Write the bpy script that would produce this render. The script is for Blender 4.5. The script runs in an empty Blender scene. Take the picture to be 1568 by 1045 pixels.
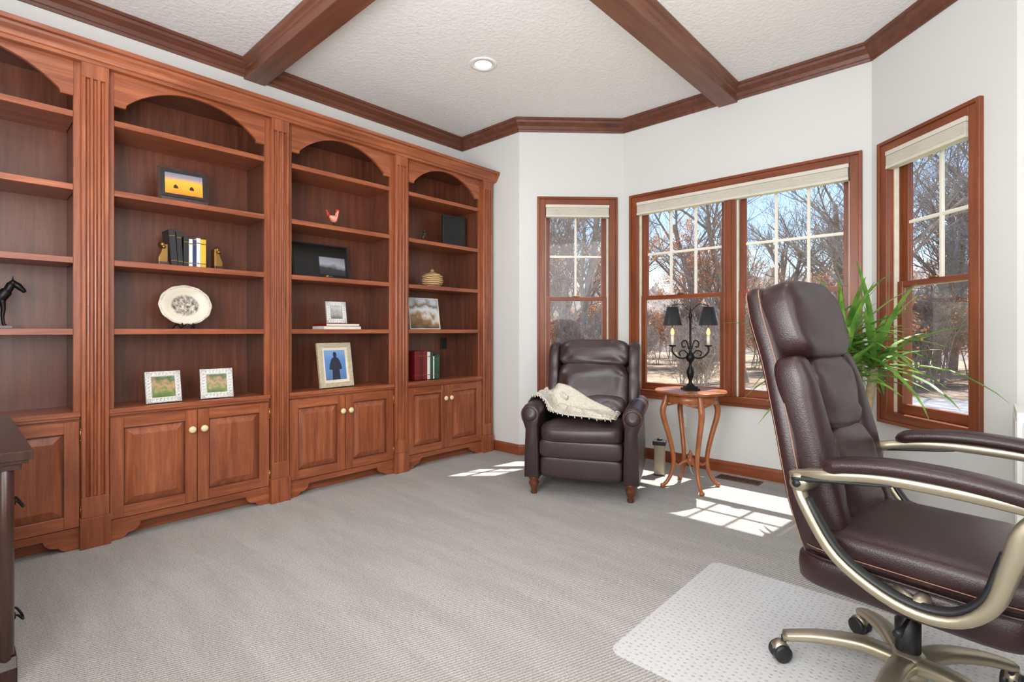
import bpy, bmesh, math, random
from math import sin, cos, pi, radians, sqrt
from mathutils import Vector, Matrix, noise as mnoise
random.seed(7)
scene = bpy.context.scene
try:
    scene.view_settings.view_transform = 'Standard'
    scene.view_settings.look = 'None'
except Exception as e:
    print(e)

# ------------------------------------------------------------ materials
def lin(c):
    c = c/255.0
    return c/12.92 if c <= 0.04045 else ((c+0.055)/1.055)**2.4
def S(r, g, b): return (lin(r), lin(g), lin(b), 1.0)

def newmat(name):
    m = bpy.data.materials.new(name); m.use_nodes = True
    nt = m.node_tree
    for n in list(nt.nodes): nt.nodes.remove(n)
    out = nt.nodes.new('ShaderNodeOutputMaterial')
    p = nt.nodes.new('ShaderNodeBsdfPrincipled')
    nt.links.new(p.outputs[0], out.inputs[0])
    return m, nt, p, out
def ramp(nt, stops):
    r = nt.nodes.new('ShaderNodeValToRGB')
    el = r.color_ramp.elements
    while len(el) < len(stops): el.new(0.5)
    for e, (pos, col) in zip(el, stops):
        e.position = pos; e.color = col
    return r
def coords(nt, scale=(1, 1, 1), rot=(0, 0, 0), kind='Object'):
    tc = nt.nodes.new('ShaderNodeTexCoord'); mp = nt.nodes.new('ShaderNodeMapping')
    mp.inputs['Scale'].default_value = scale; mp.inputs['Rotation'].default_value = rot
    nt.links.new(tc.outputs[kind], mp.inputs[0]); return mp
def noise(nt, mp, scale, detail=3, rough=0.5):
    n = nt.nodes.new('ShaderNodeTexNoise'); n.inputs['Scale'].default_value = scale
    n.inputs['Detail'].default_value = detail; n.inputs['Roughness'].default_value = rough
    nt.links.new(mp.outputs[0], n.inputs['Vector']); return n
def addbump(nt, p, src, strength, dist=0.01):
    b = nt.nodes.new('ShaderNodeBump'); b.inputs['Strength'].default_value = strength
    b.inputs['Distance'].default_value = dist
    nt.links.new(src, b.inputs['Height']); nt.links.new(b.outputs[0], p.inputs['Normal'])

def plain(name, c, rough=0.5, metal=0.0, var=0.08, nscale=12, bump=0.0, bscale=150, spec=0.5, coat=0.0):
    m, nt, p, out = newmat(name)
    mp = coords(nt); n = noise(nt, mp, nscale)
    d = tuple(max(0, x*(1-var)) for x in c[:3])+(1,)
    l = tuple(min(1, x*(1+var)) for x in c[:3])+(1,)
    r = ramp(nt, [(0.3, d), (0.7, l)])
    nt.links.new(n.outputs['Fac'], r.inputs[0]); nt.links.new(r.outputs[0], p.inputs['Base Color'])
    p.inputs['Roughness'].default_value = rough; p.inputs['Metallic'].default_value = metal
    p.inputs['Specular IOR Level'].default_value = spec
    if coat: p.inputs['Coat Weight'].default_value = coat
    if bump:
        n2 = noise(nt, mp, bscale, 4); addbump(nt, p, n2.outputs['Fac'], bump)
    return m
def wood(name, c1, c2, axis='z', rough=0.35, sc=1.0, coat=0.0):
    m, nt, p, out = newmat(name)
    s = {'z': (14, 14, 1.0), 'y': (14, 1.0, 14), 'x': (1.0, 14, 14)}[axis]
    mp = coords(nt, tuple(x*sc for x in s))
    n = noise(nt, mp, 2.2, 8, 0.68)
    n.inputs['Distortion'].default_value = 0.35
    r = ramp(nt, [(0.30, c1), (0.52, tuple((a+b_)/2 for a, b_ in zip(c1, c2))), (0.68, c2)])
    nt.links.new(n.outputs['Fac'], r.inputs[0])
    mp2 = coords(nt); n2 = noise(nt, mp2, 1.9, 2)
    r2 = ramp(nt, [(0.3, (0.82, 0.80, 0.78, 1)), (0.7, (1.1, 1.1, 1.1, 1))])
    nt.links.new(n2.outputs['Fac'], r2.inputs[0])
    mx = nt.nodes.new('ShaderNodeMix'); mx.data_type = 'RGBA'; mx.blend_type = 'MULTIPLY'
    mx.inputs[0].default_value = 1.0
    nt.links.new(r.outputs[0], mx.inputs[6]); nt.links.new(r2.outputs[0], mx.inputs[7])
    nt.links.new(mx.outputs[2], p.inputs['Base Color'])
    p.inputs['Roughness'].default_value = rough
    if coat: p.inputs['Coat Weight'].default_value = coat; p.inputs['Coat Roughness'].default_value = 0.2
    addbump(nt, p, n.outputs['Fac'], 0.05)
    return m
def picmat(name, stops, h, nscale=14, nmix=0.35, axis=2, z0=0.0):
    m, nt, p, out = newmat(name)
    tc = nt.nodes.new('ShaderNodeTexCoord'); sp = nt.nodes.new('ShaderNodeSeparateXYZ')
    nt.links.new(tc.outputs['Object'], sp.inputs[0])
    n = nt.nodes.new('ShaderNodeTexNoise'); n.inputs['Scale'].default_value = nscale; n.inputs['Detail'].default_value = 4
    nt.links.new(tc.outputs['Object'], n.inputs['Vector'])
    a = nt.nodes.new('ShaderNodeMath'); a.operation = 'MULTIPLY_ADD'
    a.inputs[1].default_value = 1.0/h; a.inputs[2].default_value = -z0/h-nmix*0.5
    nt.links.new(sp.outputs[axis], a.inputs[0])
    b = nt.nodes.new('ShaderNodeMath'); b.operation = 'MULTIPLY_ADD'; b.inputs[1].default_value = nmix
    nt.links.new(n.outputs['Fac'], b.inputs[0]); nt.links.new(a.outputs[0], b.inputs[2])
    r = ramp(nt, stops); nt.links.new(b.outputs[0], r.inputs[0])
    nt.links.new(r.outputs[0], p.inputs['Base Color']); p.inputs['Roughness'].default_value = 0.3
    return m

M_wall = plain('wall_paint', S(218, 219, 217), 0.8, var=0.01, nscale=2, bump=0.04, bscale=180, spec=0.2)
M_ceil = plain('ceiling_texture', S(240, 240, 240), 0.9, var=0.02, nscale=60, bump=0.6, bscale=42, spec=0.1)
M_white = plain('white_paint', S(235, 235, 232), 0.5, var=0.02)
CH1, CH2 = S(116, 57, 33), S(170, 99, 64)
M_woodz = wood('cherry_vertical', CH1, CH2, 'z', 0.30)
M_woody = wood('cherry_horizontal', CH1, CH2, 'y', 0.30)
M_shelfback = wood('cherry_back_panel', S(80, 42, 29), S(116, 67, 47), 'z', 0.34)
M_trim = wood('trim_wood_long', S(110, 53, 29), S(152, 82, 47), 'x', 0.35, 0.7)
M_trimz = wood('trim_wood_vertical', S(110, 53, 29), S(152, 82, 47), 'z', 0.35, 0.7)
M_crown = wood('crown_wood', S(88, 50, 36), S(120, 72, 52), 'y', 0.4, 0.6)
M_beamx = wood('beam_wood', S(98, 58, 42), S(130, 82, 60), 'x', 0.4, 0.6)
M_brass = plain('antique_brass', S(150, 115, 65), 0.35, 0.9)
M_ivory = plain('ivory_knob', S(226, 208, 160), 0.25, var=0.03)
M_leather = plain('dark_leather', S(44, 25, 26), 0.34, var=0.12, nscale=8, bump=0.12, bscale=260)
M_leather_r = plain('recliner_leather', S(56, 42, 43), 0.36, var=0.15, nscale=6, bump=0.12, bscale=220)
M_stitch = plain('stitching', S(150, 110, 90), 0.8)
M_champ = plain('champagne_metal', S(176, 166, 144), 0.36, 0.8, var=0.03)
M_blackp = plain('black_plastic', S(30, 30, 32), 0.45)
M_blackm = plain('black_iron', S(28, 26, 26), 0.4, 0.6)
M_tablew = wood('table_wood', S(140, 76, 42), S(184, 116, 72), 'z', 0.3)
M_legw = wood('leg_wood', S(74, 38, 20), S(110, 60, 34), 'z', 0.3)
M_dark = wood('desk_dark_wood', S(40, 22, 17), S(66, 37, 28), 'z', 0.25, coat=0.3)
M_cream = plain('cream_paint', S(225, 218, 200), 0.5)
M_blind = plain('blind_fabric', S(216, 212, 200), 0.8, var=0.03)
M_muntin = plain('grille_white', S(240, 236, 224), 0.5, var=0.02)
M_knit = plain('knit_wool', S(218, 212, 198), 0.95, var=0.1, nscale=60, bump=0.9, bscale=90, spec=0.1)
M_screen = plain('black_gloss', S(18, 18, 20), 0.12)
M_silver = plain('ornate_silver', S(205, 203, 198), 0.35, 0.3, var=0.25, nscale=120, bump=0.8, bscale=120)
M_goldframe = plain('gold_frame', S(206, 192, 160), 0.4, 0.3, var=0.15, nscale=60)
M_paper = plain('book_pages', S(225, 218, 200), 0.8)
M_pot = plain('clay_pot', S(120, 92, 74), 0.6)
M_soil = plain('soil', S(60, 45, 35), 0.9, var=0.3, nscale=80)
M_bark = plain('bark', S(152, 138, 128), 0.9, var=0.25, nscale=5)
M_cane = plain('cane', S(170, 150, 120), 0.8, var=0.2, nscale=40, bump=0.5, bscale=60)

def carpet():
    m, nt, p, out = newmat('carpet')
    mp = coords(nt, rot=(0, 0, radians(20)))
    w = nt.nodes.new('ShaderNodeTexWave'); w.inputs['Scale'].default_value = 24
    w.inputs['Distortion'].default_value = 3.0; w.inputs['Detail'].default_value = 3; w.inputs['Detail Scale'].default_value = 8
    nt.links.new(mp.outputs[0], w.inputs['Vector'])
    n = noise(nt, mp, 190, 3, 0.7)
    n2 = noise(nt, coords(nt, (1, 5.0, 1), (0, 0, radians(-35))), 1.3, 4, 0.65)
    mix = nt.nodes.new('ShaderNodeMath'); mix.operation = 'MULTIPLY_ADD'; mix.inputs[1].default_value = 0.32
    nt.links.new(w.outputs['Fac'], mix.inputs[0]); nt.links.new(n.outputs['Fac'], mix.inputs[2])
    r = ramp(nt, [(0.3, S(120, 118, 114)), (0.95, S(206, 203, 198))])
    nt.links.new(mix.outputs[0], r.inputs[0])
    r2 = ramp(nt, [(0.42, (0.94, 0.94, 0.94, 1)), (0.58, (1.04, 1.04, 1.04, 1))])
    nt.links.new(n2.outputs['Fac'], r2.inputs[0])
    mx = nt.nodes.new('ShaderNodeMix'); mx.data_type = 'RGBA'; mx.blend_type = 'MULTIPLY'; mx.inputs[0].default_value = 1
    nt.links.new(r.outputs[0], mx.inputs[6]); nt.links.new(r2.outputs[0], mx.inputs[7])
    nt.links.new(mx.outputs[2], p.inputs['Base Color'])
    p.inputs['Roughness'].default_value = 0.95; p.inputs['Specular IOR Level'].default_value = 0.1
    addbump(nt, p, mix.outputs[0], 0.6, 0.006)
    return m
M_carpet = carpet()
def glassmat():
    m, nt, p, out = newmat('window_glass'); nt.nodes.remove(p)
    t = nt.nodes.new('ShaderNodeBsdfTransparent'); g = nt.nodes.new('ShaderNodeBsdfGlossy')
    g.inputs['Roughness'].default_value = 0.02
    mx = nt.nodes.new('ShaderNodeMixShader'); mx.inputs[0].default_value = 0.02
    nt.links.new(t.outputs[0], mx.inputs[1]); nt.links.new(g.outputs[0], mx.inputs[2]); nt.links.new(mx.outputs[0], out.inputs[0])
    return m
M_glass = glassmat()
def matmat():
    m, nt, p, out = newmat('clear_vinyl_mat')
    mp = coords(nt); v = nt.nodes.new('ShaderNodeTexVoronoi'); v.inputs['Scale'].default_value = 42
    v.inputs['Randomness'].default_value = 0.35
    nt.links.new(mp.outputs[0], v.inputs['Vector'])
    r = ramp(nt, [(0.12, S(196, 196, 194)), (0.3, S(222, 222, 221))])
    nt.links.new(v.outputs['Distance'], r.inputs[0]); nt.links.new(r.outputs[0], p.inputs['Base Color'])
    p.inputs['Roughness'].default_value = 0.28
    addbump(nt, p, r.outputs[0], 0.6, 0.01)
    t = nt.nodes.new('ShaderNodeBsdfTransparent'); mx = nt.nodes.new('ShaderNodeMixShader'); mx.inputs[0].default_value = 0.82
    nt.links.new(t.outputs[0], mx.inputs[1]); nt.links.new(p.outputs[0], mx.inputs[2]); nt.links.new(mx.outputs[0], out.inputs[0])
    return m
M_mat = matmat()
def emis(name, c, s):
    m, nt, p, out = newmat(name)
    p.inputs['Base Color'].default_value = c
    p.inputs['Emission Color'].default_value = c; p.inputs['Emission Strength'].default_value = s
    return m
M_can = emis('light_lens', (1, .97, .92, 1), 3.0)
M_bulb = emis('warm_bulb', (1, .5, .2, 1), 1.2)
def leafmat(name, c1, c2, trans=0.0):
    m, nt, p, out = newmat(name)
    n = noise(nt, coords(nt), 9, 3)
    r = ramp(nt, [(0.3, c1), (0.7, c2)]); nt.links.new(n.outputs['Fac'], r.inputs[0])
    nt.links.new(r.outputs[0], p.inputs['Base Color']); p.inputs['Roughness'].default_value = 0.45
    if trans:
        tr = nt.nodes.new('ShaderNodeBsdfTranslucent'); nt.links.new(r.outputs[0], tr.inputs[0])
        mx = nt.nodes.new('ShaderNodeMixShader'); mx.inputs[0].default_value = trans
        nt.links.new(p.outputs[0], mx.inputs[1]); nt.links.new(tr.outputs[0], mx.inputs[2]); nt.links.new(mx.outputs[0], out.inputs[0])
    return m
M_leafg = leafmat('plant_leaf', S(70, 122, 46), S(144, 188, 86), .3)
M_leafo = leafmat('autumn_leaf', S(182, 112, 60), S(226, 162, 104), .5)

# ------------------------------------------------------------ builder
def catmull(pts, n=6):
    pts = [Vector(p) for p in pts]; out = []
    for i in range(len(pts)-1):
        p0 = pts[max(i-1, 0)]; p1 = pts[i]; p2 = pts[i+1]; p3 = pts[min(i+2, len(pts)-1)]
        for k in range(n):
            t = k/n
            out.append(0.5*((2*p1)+(-p0+p2)*t+(2*p0-5*p1+4*p2-p3)*t*t+(-p0+3*p1-3*p2+p3)*t**3))
    out.append(pts[-1]); return out
def spw(v, e): return math.copysign(abs(v)**e, v)
class B:
    def __init__(s): s.bm = bmesh.new(); s.mats = []
    def mi(s, m):
        if m not in s.mats: s.mats.append(m)
        return s.mats.index(m)
    def V(s, p, M=None):
        p = Vector(p)
        return s.bm.verts.new(M @ p if M else p)
    def F(s, vs, m, sm=False):
        try: f = s.bm.faces.new(vs)
        except ValueError: return
        f.material_index = s.mi(m); f.smooth = sm
    def box(s, x0, x1, y0, y1, z0, z1, m, M=None):
        v = [s.V((x, y, z), M) for x in (x0, x1) for y in (y0, y1) for z in (z0, z1)]
        for q in ((0, 1, 3, 2), (4, 6, 7, 5), (0, 4, 5, 1), (2, 3, 7, 6), (0, 2, 6, 4), (1, 5, 7, 3)):
            s.F([v[i] for i in q], m)
    def prism(s, pts, ax, a0, a1, m, M=None, sm=False):
        def mk(p, a):
            return {'x': (a, p[0], p[1]), 'y': (p[0], a, p[1]), 'z': (p[0], p[1], a)}[ax]
        A = [s.V(mk(p, a0), M) for p in pts]; C = [s.V(mk(p, a1), M) for p in pts]
        s.F(A, m); s.F(C[::-1], m)
        n = len(pts)
        for i in range(n): s.F([A[i], A[(i+1) % n], C[(i+1) % n], C[i]], m, sm)
    def frustum(s, y0, y1, z0, z1, xb, xt, ins, m, M=None):
        a = [s.V((xb, y, z), M) for y, z in ((y0, z0), (y1, z0), (y1, z1), (y0, z1))]
        c = [s.V((xt, y, z), M) for y, z in ((y0+ins, z0+ins), (y1-ins, z0+ins), (y1-ins, z1-ins), (y0+ins, z1-ins))]
        s.F(c, m)
        for i in range(4): s.F([a[i], a[(i+1) % 4], c[(i+1) % 4], c[i]], m)
    def rings(s, rings, m, cap=True, sm=True, closed=False):
        n = len(rings[0])
        for a, b in zip(rings[:-1], rings[1:]):
            for i in range(n): s.F([a[i], a[(i+1) % n], b[(i+1) % n], b[i]], m, sm)
        if cap: s.F(rings[0][::-1], m, sm); s.F(rings[-1], m, sm)
    def lathe(s, prof, m, c=(0, 0, 0), M=None, seg=24, cap=True, lobes=0, lob=0.0):
        rr = []
        for r, z in prof:
            rr.append([s.V((c[0]+r*(1+lob*cos(lobes*2*pi*i/seg))*cos(2*pi*i/seg), c[1]+r*(1+lob*cos(lobes*2*pi*i/seg))*sin(2*pi*i/seg), c[2]+z), M) for i in range(seg)])
        s.rings(rr, m, cap)
    def tube(s, path, r, m, seg=8, side=None, M=None, cap=True, ex=1.0):
        path = [Vector(p) for p in path]; n = len(path); rr = []
        up = None
        for i, p in enumerate(path):
            t = (path[min(i+1, n-1)]-path[max(i-1, 0)])
            if t.length < 1e-9: t = Vector((0, 0, 1))
            t.normalize()
            if side is not None:
                sd = Vector(side).normalized(); nn = t.cross(sd).normalized()
            else:
                if up is None:
                    up = Vector((0, 0, 1)) if abs(t.z) < 0.9 else Vector((1, 0, 0))
                sd = up-t*up.dot(t)
                sd.normalize(); up = sd; nn = t.cross(sd)
            q = r[i] if isinstance(r, (list,)) else r
            rn, rs = q if isinstance(q, tuple) else (q, q)
            rr.append([s.V(p+nn*rn*spw(cos(2*pi*k/seg), ex)+sd*rs*spw(sin(2*pi*k/seg), ex), M) for k in range(seg)])
        s.rings(rr, m, cap)
    def loft(s, secs, m, seg=24, e=0.5, M=None):
        rr = []
        for c, U, W in secs:
            c = Vector(c); U = Vector(U); W = Vector(W)
            rr.append([s.V(c+U*spw(cos(2*pi*k/seg), e)+W*spw(sin(2*pi*k/seg), e), M) for k in range(seg)])
        s.rings(rr, m, True)
    def sq(s, c, r, e1, e2, m, M=None, nu=16, nv=28, fn=None):
        rr = []
        for i in range(nu+1):
            a = -pi/2+pi*i/nu
            if i in (0, nu): a *= 0.985
            ring = []
            for k in range(nv):
                b = 2*pi*k/nv
                x = spw(cos(a), e1)*spw(cos(b), e2); y = spw(cos(a), e1)*spw(sin(b), e2); z = spw(sin(a), e1)
                p = Vector((x*r[0], y*r[1], z*r[2]))
                if fn: p = fn(p, x, y, z)
                ring.append(s.V(Vector(c)+p if not M else M @ (Vector(c)+p)))
            rr.append(ring)
        s.rings(rr, m, True)
    def sphere(s, c, r, m, M=None, n=10):
        if not isinstance(r, tuple): r = (r, r, r)
        s.sq(c, r, 1, 1, m, M, n, n*2)
    def finish(s, name, loc=(0, 0, 0), rz=0, bevel=0.0, parent=None, seg=2, sub=0, rot=None):
        bmesh.ops.recalc_face_normals(s.bm, faces=s.bm.faces)
        me = bpy.data.meshes.new(name); s.bm.to_mesh(me); s.bm.free()
        for m in s.mats: me.materials.append(m)
        o = bpy.data.objects.new(name, me); scene.collection.objects.link(o)
        o.location = loc; o.rotation_euler = rot if rot else (0, 0, rz)
        if bevel:
            md = o.modifiers.new('bevel', 'BEVEL'); md.width = bevel; md.segments = seg; md.limit_method = 'ANGLE'; md.angle_limit = radians(50)
            md.harden_normals = False
        if parent: o.parent = parent
        return o

# ------------------------------------------------------------ room shell
CEIL = 3.105; TH = 0.16
XL, XR, YB = -0.45, 4.7, -1.7
P = [(XL, YB), (XL, 3.58), (0.334, 3.58), (1.025, 4.271), (2.949, 4.271), (3.64, 3.58), (XR, 3.58), (XR, YB)]
b = B(); b.prism(P, 'z', -0.12, 0, M_carpet); b.finish('floor')
b = B(); b.box(XL-.2, XR+.2, YB-.2, 4.271+.17, CEIL, CEIL+.15, M_ceil); b.finish('ceiling')
Z0, Z1 = 0.55, 2.39
def wall(name, p0, p1, ops=(), e0=0, e1=0):
    p0 = Vector(p0); p1 = Vector(p1); d = p1-p0; L = d.length; ang = math.atan2(d.y, d.x)
    b = B(); x = -e0
    for (s0, s1) in ops:
        b.box(x, s0, 0, TH, -.12, CEIL, M_wall)
        b.box(s0, s1, 0, TH, -.12, Z0+.05, M_wall); b.box(s0, s1, 0, TH, Z1-.05, CEIL, M_wall)
        x = s1
    b.box(x, L+e1, 0, TH, -.12, CEIL, M_wall)
    return b.finish(name, (p0.x, p0.y, 0), ang)
sB, sC, sD = (0.170, 0.911), (0.076, 1.868), (0.083, 0.803)
wall('wall_left', P[0], P[1], e1=TH)
wall('wall_back_left', P[1], P[2], e1=0)
wall('wall_bay_left', P[2], P[3], [(sB[0]+.05, sB[1]-.05)], e1=0.1)
wall('wall_bay_center', P[3], P[4], [(sC[0]+.05, sC[1]-.05)], e1=0.1)
wall('wall_bay_right', P[4], P[5], [(sD[0]+.05, sD[1]-.05)])
wall('wall_back_right', P[5], P[6], e1=TH)
wall('wall_right', P[6], P[7], e1=TH)
wall('wall_rear', P[7], P[0], e1=TH)

def sweep(name, path, prof, m, closed=True):
    n = len(path); b = B(); rr = []
    for i in range(n):
        p = Vector(path[i]); a = Vector(path[(i-1) % n]); c = Vector(path[(i+1) % n])
        d1 = (p-a).normalized(); d2 = (c-p).normalized()
        n1 = Vector((d1.y, -d1.x)); n2 = Vector((d2.y, -d2.x))
        mv = (n1+n2)/(1+n1.dot(n2))
        rr.append([b.V((p.x+mv.x*o, p.y+mv.y*o, z)) for o, z in prof])
    k = len(prof)
    for i in range(n):
        A = rr[i]; C = rr[(i+1) % n]
        for j in range(k): b.F([A[j], A[(j+1) % k], C[(j+1) % k], C[j]], m)
    return b.finish(name)
sweep('trim_crown', P, [(0.0, CEIL-.11), (.012, CEIL-.11), (.016, CEIL-.094), (.022, CEIL-.09), (.034, CEIL-.066), (.054, CEIL-.046), (.066, CEIL-.040), (.070, CEIL-.022), (.082, CEIL-.018), (.082, CEIL), (0, CEIL)], M_crown)
sweep('baseboard_all', P, [(0, 0), (.016, 0), (.016, .075), (.011, .09), (0, .095)], M_trim)

def beam(name, L, loc, rz):
    b = B()
    z = CEIL
    b.prism([(-.075, z-.125), (.075, z-.125), (.075, z-.065), (.085, z-.06), (.09, z-.045), (.105, z-.03), (.112, z-.012), (.112, z), (-.112, z), (-.112, z-.012), (-.105, z-.03), (-.09, z-.045), (-.085, z-.06), (-.075, z-.065)], 'x', 0, L, M_beamx)
    b.finish(name, loc, rz, 0.004)
beam('trim_beam_cross', XR-XL, (XL, 1.525, 0), 0)
beam('trim_beam_long', 4.271-YB, (1.985, YB, -0.001), radians(90))

def can(x, y, i):
    b = B()
    b.lathe([(.062, CEIL-.003), (.062, CEIL-.006), (.095, CEIL-.008), (.1, CEIL-.004), (.1, CEIL+.002)], M_white, (0, 0, 0), cap=False, seg=32)
    b.lathe([(.0, CEIL-.004), (.064, CEIL-.004)], M_can, seg=32, cap=False)
    b.finish('recessed_light', (x, y, 0))
    ld = bpy.data.lights.new('can_lamp', 'SPOT'); ld.energy = 22; ld.spot_size = radians(150); ld.spot_blend = 1; ld.shadow_soft_size = .06; ld.color = (1, .96, .9)
    o = bpy.data.objects.new('can_lamp', ld); scene.collection.objects.link(o); o.location = (x, y, CEIL-.03)
can(.814, 2.648, 0); can(3.1, 2.3, 1); can(.9, .3, 2); can(3.1, .3, 3)  # first can is in view; the other three are added unseen fill

# windows
def window(name, p0, p1, s, units, cols, meet=1.45):
    p0 = Vector(p0); p1 = Vector(p1); d = p1-p0; ang = math.atan2(d.y, d.x)
    b = B(); s0, s1 = s; cw = .07; w = .018
    for (x0, x1) in ((s0+w, s0+cw), (s1-cw, s1-w)):
        b.box(x0, x1, -.018, -.0005, Z0+w, Z1-w, M_trimz)
    b.box(s0+cw, s1-cw, -.018, -.0005, Z1-cw, Z1-w, M_trim); b.box(s0+cw, s1-cw, -.018, -.0005, Z0+w, Z0+cw, M_trim)
    b.box(s0-.004, s0+w, -.028, -.0005, Z0-.004, Z1+.004, M_trimz); b.box(s1-w, s1+.004, -.028, -.0005, Z0-.004, Z1+.004, M_trimz)
    b.box(s0+w, s1-w, -.028, -.0005, Z1-w, Z1+.004, M_trim); b.box(s0+w, s1-w, -.028, -.0005, Z0-.004, Z0+w, M_trim)
    a0, a1, c0, c1 = s0+cw, s1-cw, Z0+cw, Z1-cw
    t = .018
    b.box(a0-t, a0, 0, TH, c0-t, c1+t, M_trimz); b.box(a1, a1+t, 0, TH, c0-t, c1+t, M_trimz)
    b.box(a0, a1, 0, TH, c1, c1+t, M_trim); b.box(a0, a1, 0, TH, c0-t, c0, M_trim)
    mul = .085; uw = (a1-a0-(units-1)*mul)/units
    for u in range(units):
        x0 = a0+u*(uw+mul); x1 = x0+uw
        if u: b.box(x0-mul, x0, -.004, TH, c0, c1, M_trimz); b.box(x0-mul*.7, x0-mul*.3, -.014, -.004, c0, c1, M_trimz)
        st = .042
        for (q0, q1) in ((x0, x0+.014), (x1-.014, x1)): b.box(q0, q1, .03, .06, c0, c1, M_cream)
        for (z0, z1, y0, rb, rt) in ((c0, meet+.02, .045, .06, .035), (meet-.015, c1, .085, .035, .045)):
            q0, q1 = x0+.012, x1-.012
            b.box(q0, q0+st, y0, y0+.035, z0, z1, M_trimz); b.box(q1-st, q1, y0, y0+.035, z0, z1, M_trimz)
            b.box(q0+st, q1-st, y0, y0+.035, z0, z0+rb, M_trim); b.box(q0+st, q1-st, y0, y0+.035, z1-rt, z1, M_trim)
            b.box(q0+st, q1-st, y0+.016, y0+.02, z0+rb, z1-rt, M_glass)
        g0, g1 = x0+.012+st, x1-.012-st; zt, zb = c1-.045, meet+.02
        for k in range(1, cols):
            xx = g0+(g1-g0)*k/cols; b.box(xx-.010, xx+.010, .088, .108, zb, zt, M_muntin)
        zm = (zb+zt)/2-.02; b.box(g0, g1, .089, .107, zm-.010, zm+.010, M_muntin)
        xm = (x0+x1)/2; b.box(xm-.03, xm+.03, .035, .05, meet+.02, meet+.032, M_brass)
    o = b.finish(name, (p0.x, p0.y, 0), ang, 0.002, seg=1)
    b = B()
    b.box(a0+.004, a1-.004, -.03, .028, c1-.028, c1-.001, M_blind)
    z = c1-.03
    for i in range(7):
        b.prism([(-.026, z), (.024, z), (.028, z-.0045), (.024, z-.009), (-.026, z-.009), (-.031, z-.0045)], 'x', a0+.008, a1-.008, M_blind)
        z -= .0095
    b.box(a0+.006, a1-.006, -.03, .028, z-.018, z, M_blind)
    b.finish('window_blind', (p0.x, p0.y, 0), ang, 0.001, seg=1)
window('window_1', P[2], P[3], sB, 1, 2)
window('window_2', P[3], P[4], sC, 2, 3)
window('window_3', P[4], P[5], sD, 1, 2)

# ------------------------------------------------------------ bookcase
b = B()
OP = [(-.36, .442), (.615, 1.418), (1.60, 2.396), (2.58, 3.38)]
PL = [(-.475, -.378), (.470, .588), (1.450, 1.568), (2.430, 2.548), (3.412, 3.53)]
YE = 3.546; Y0 = -.53; XB = -.33; SH = [2.291, 1.907, 1.523, 1.146]
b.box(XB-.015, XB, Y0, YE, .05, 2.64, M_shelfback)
b.box(XL+.002, XB-.015, YE-.025, YE, .0, 2.64, M_woodz)
edges = [(Y0, OP[0][0])]+[(OP[i][1], OP[i+1][0]) for i in range(3)]+[(OP[3][1], YE)]
for (a, c) in edges:
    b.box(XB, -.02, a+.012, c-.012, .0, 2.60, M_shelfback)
    b.box(-.02, 0, a, c, .05, 2.60, M_woodz)
for (a, c) in PL:
    pts = [(0.0, a), (.032, a), (.036, a+.004)]
    gw = .019; rdg = .012; mg = (c-a-3*gw-2*rdg)/2
    for i in range(3):
        y = a+mg+i*(gw+rdg)
        for k in range(7):
            t = pi*k/6; pts.append((.036-.017*sin(t)**.6 if 0 < k < 6 else .036, y+gw/2-gw/2*cos(t)))
    pts += [(.036, c-.004), (.032, c), (0.0, c)]
    b.prism(pts, 'z', .27, 2.49, M_woodz)
    b.box(0, .036, a, c, 2.49, 2.60, M_woodz)
    b.box(0, .036, a, c, .16, .27, M_woodz)
    b.box(-.02, .046, a-.006, c+.006, 0, .16, M_woodz)
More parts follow.
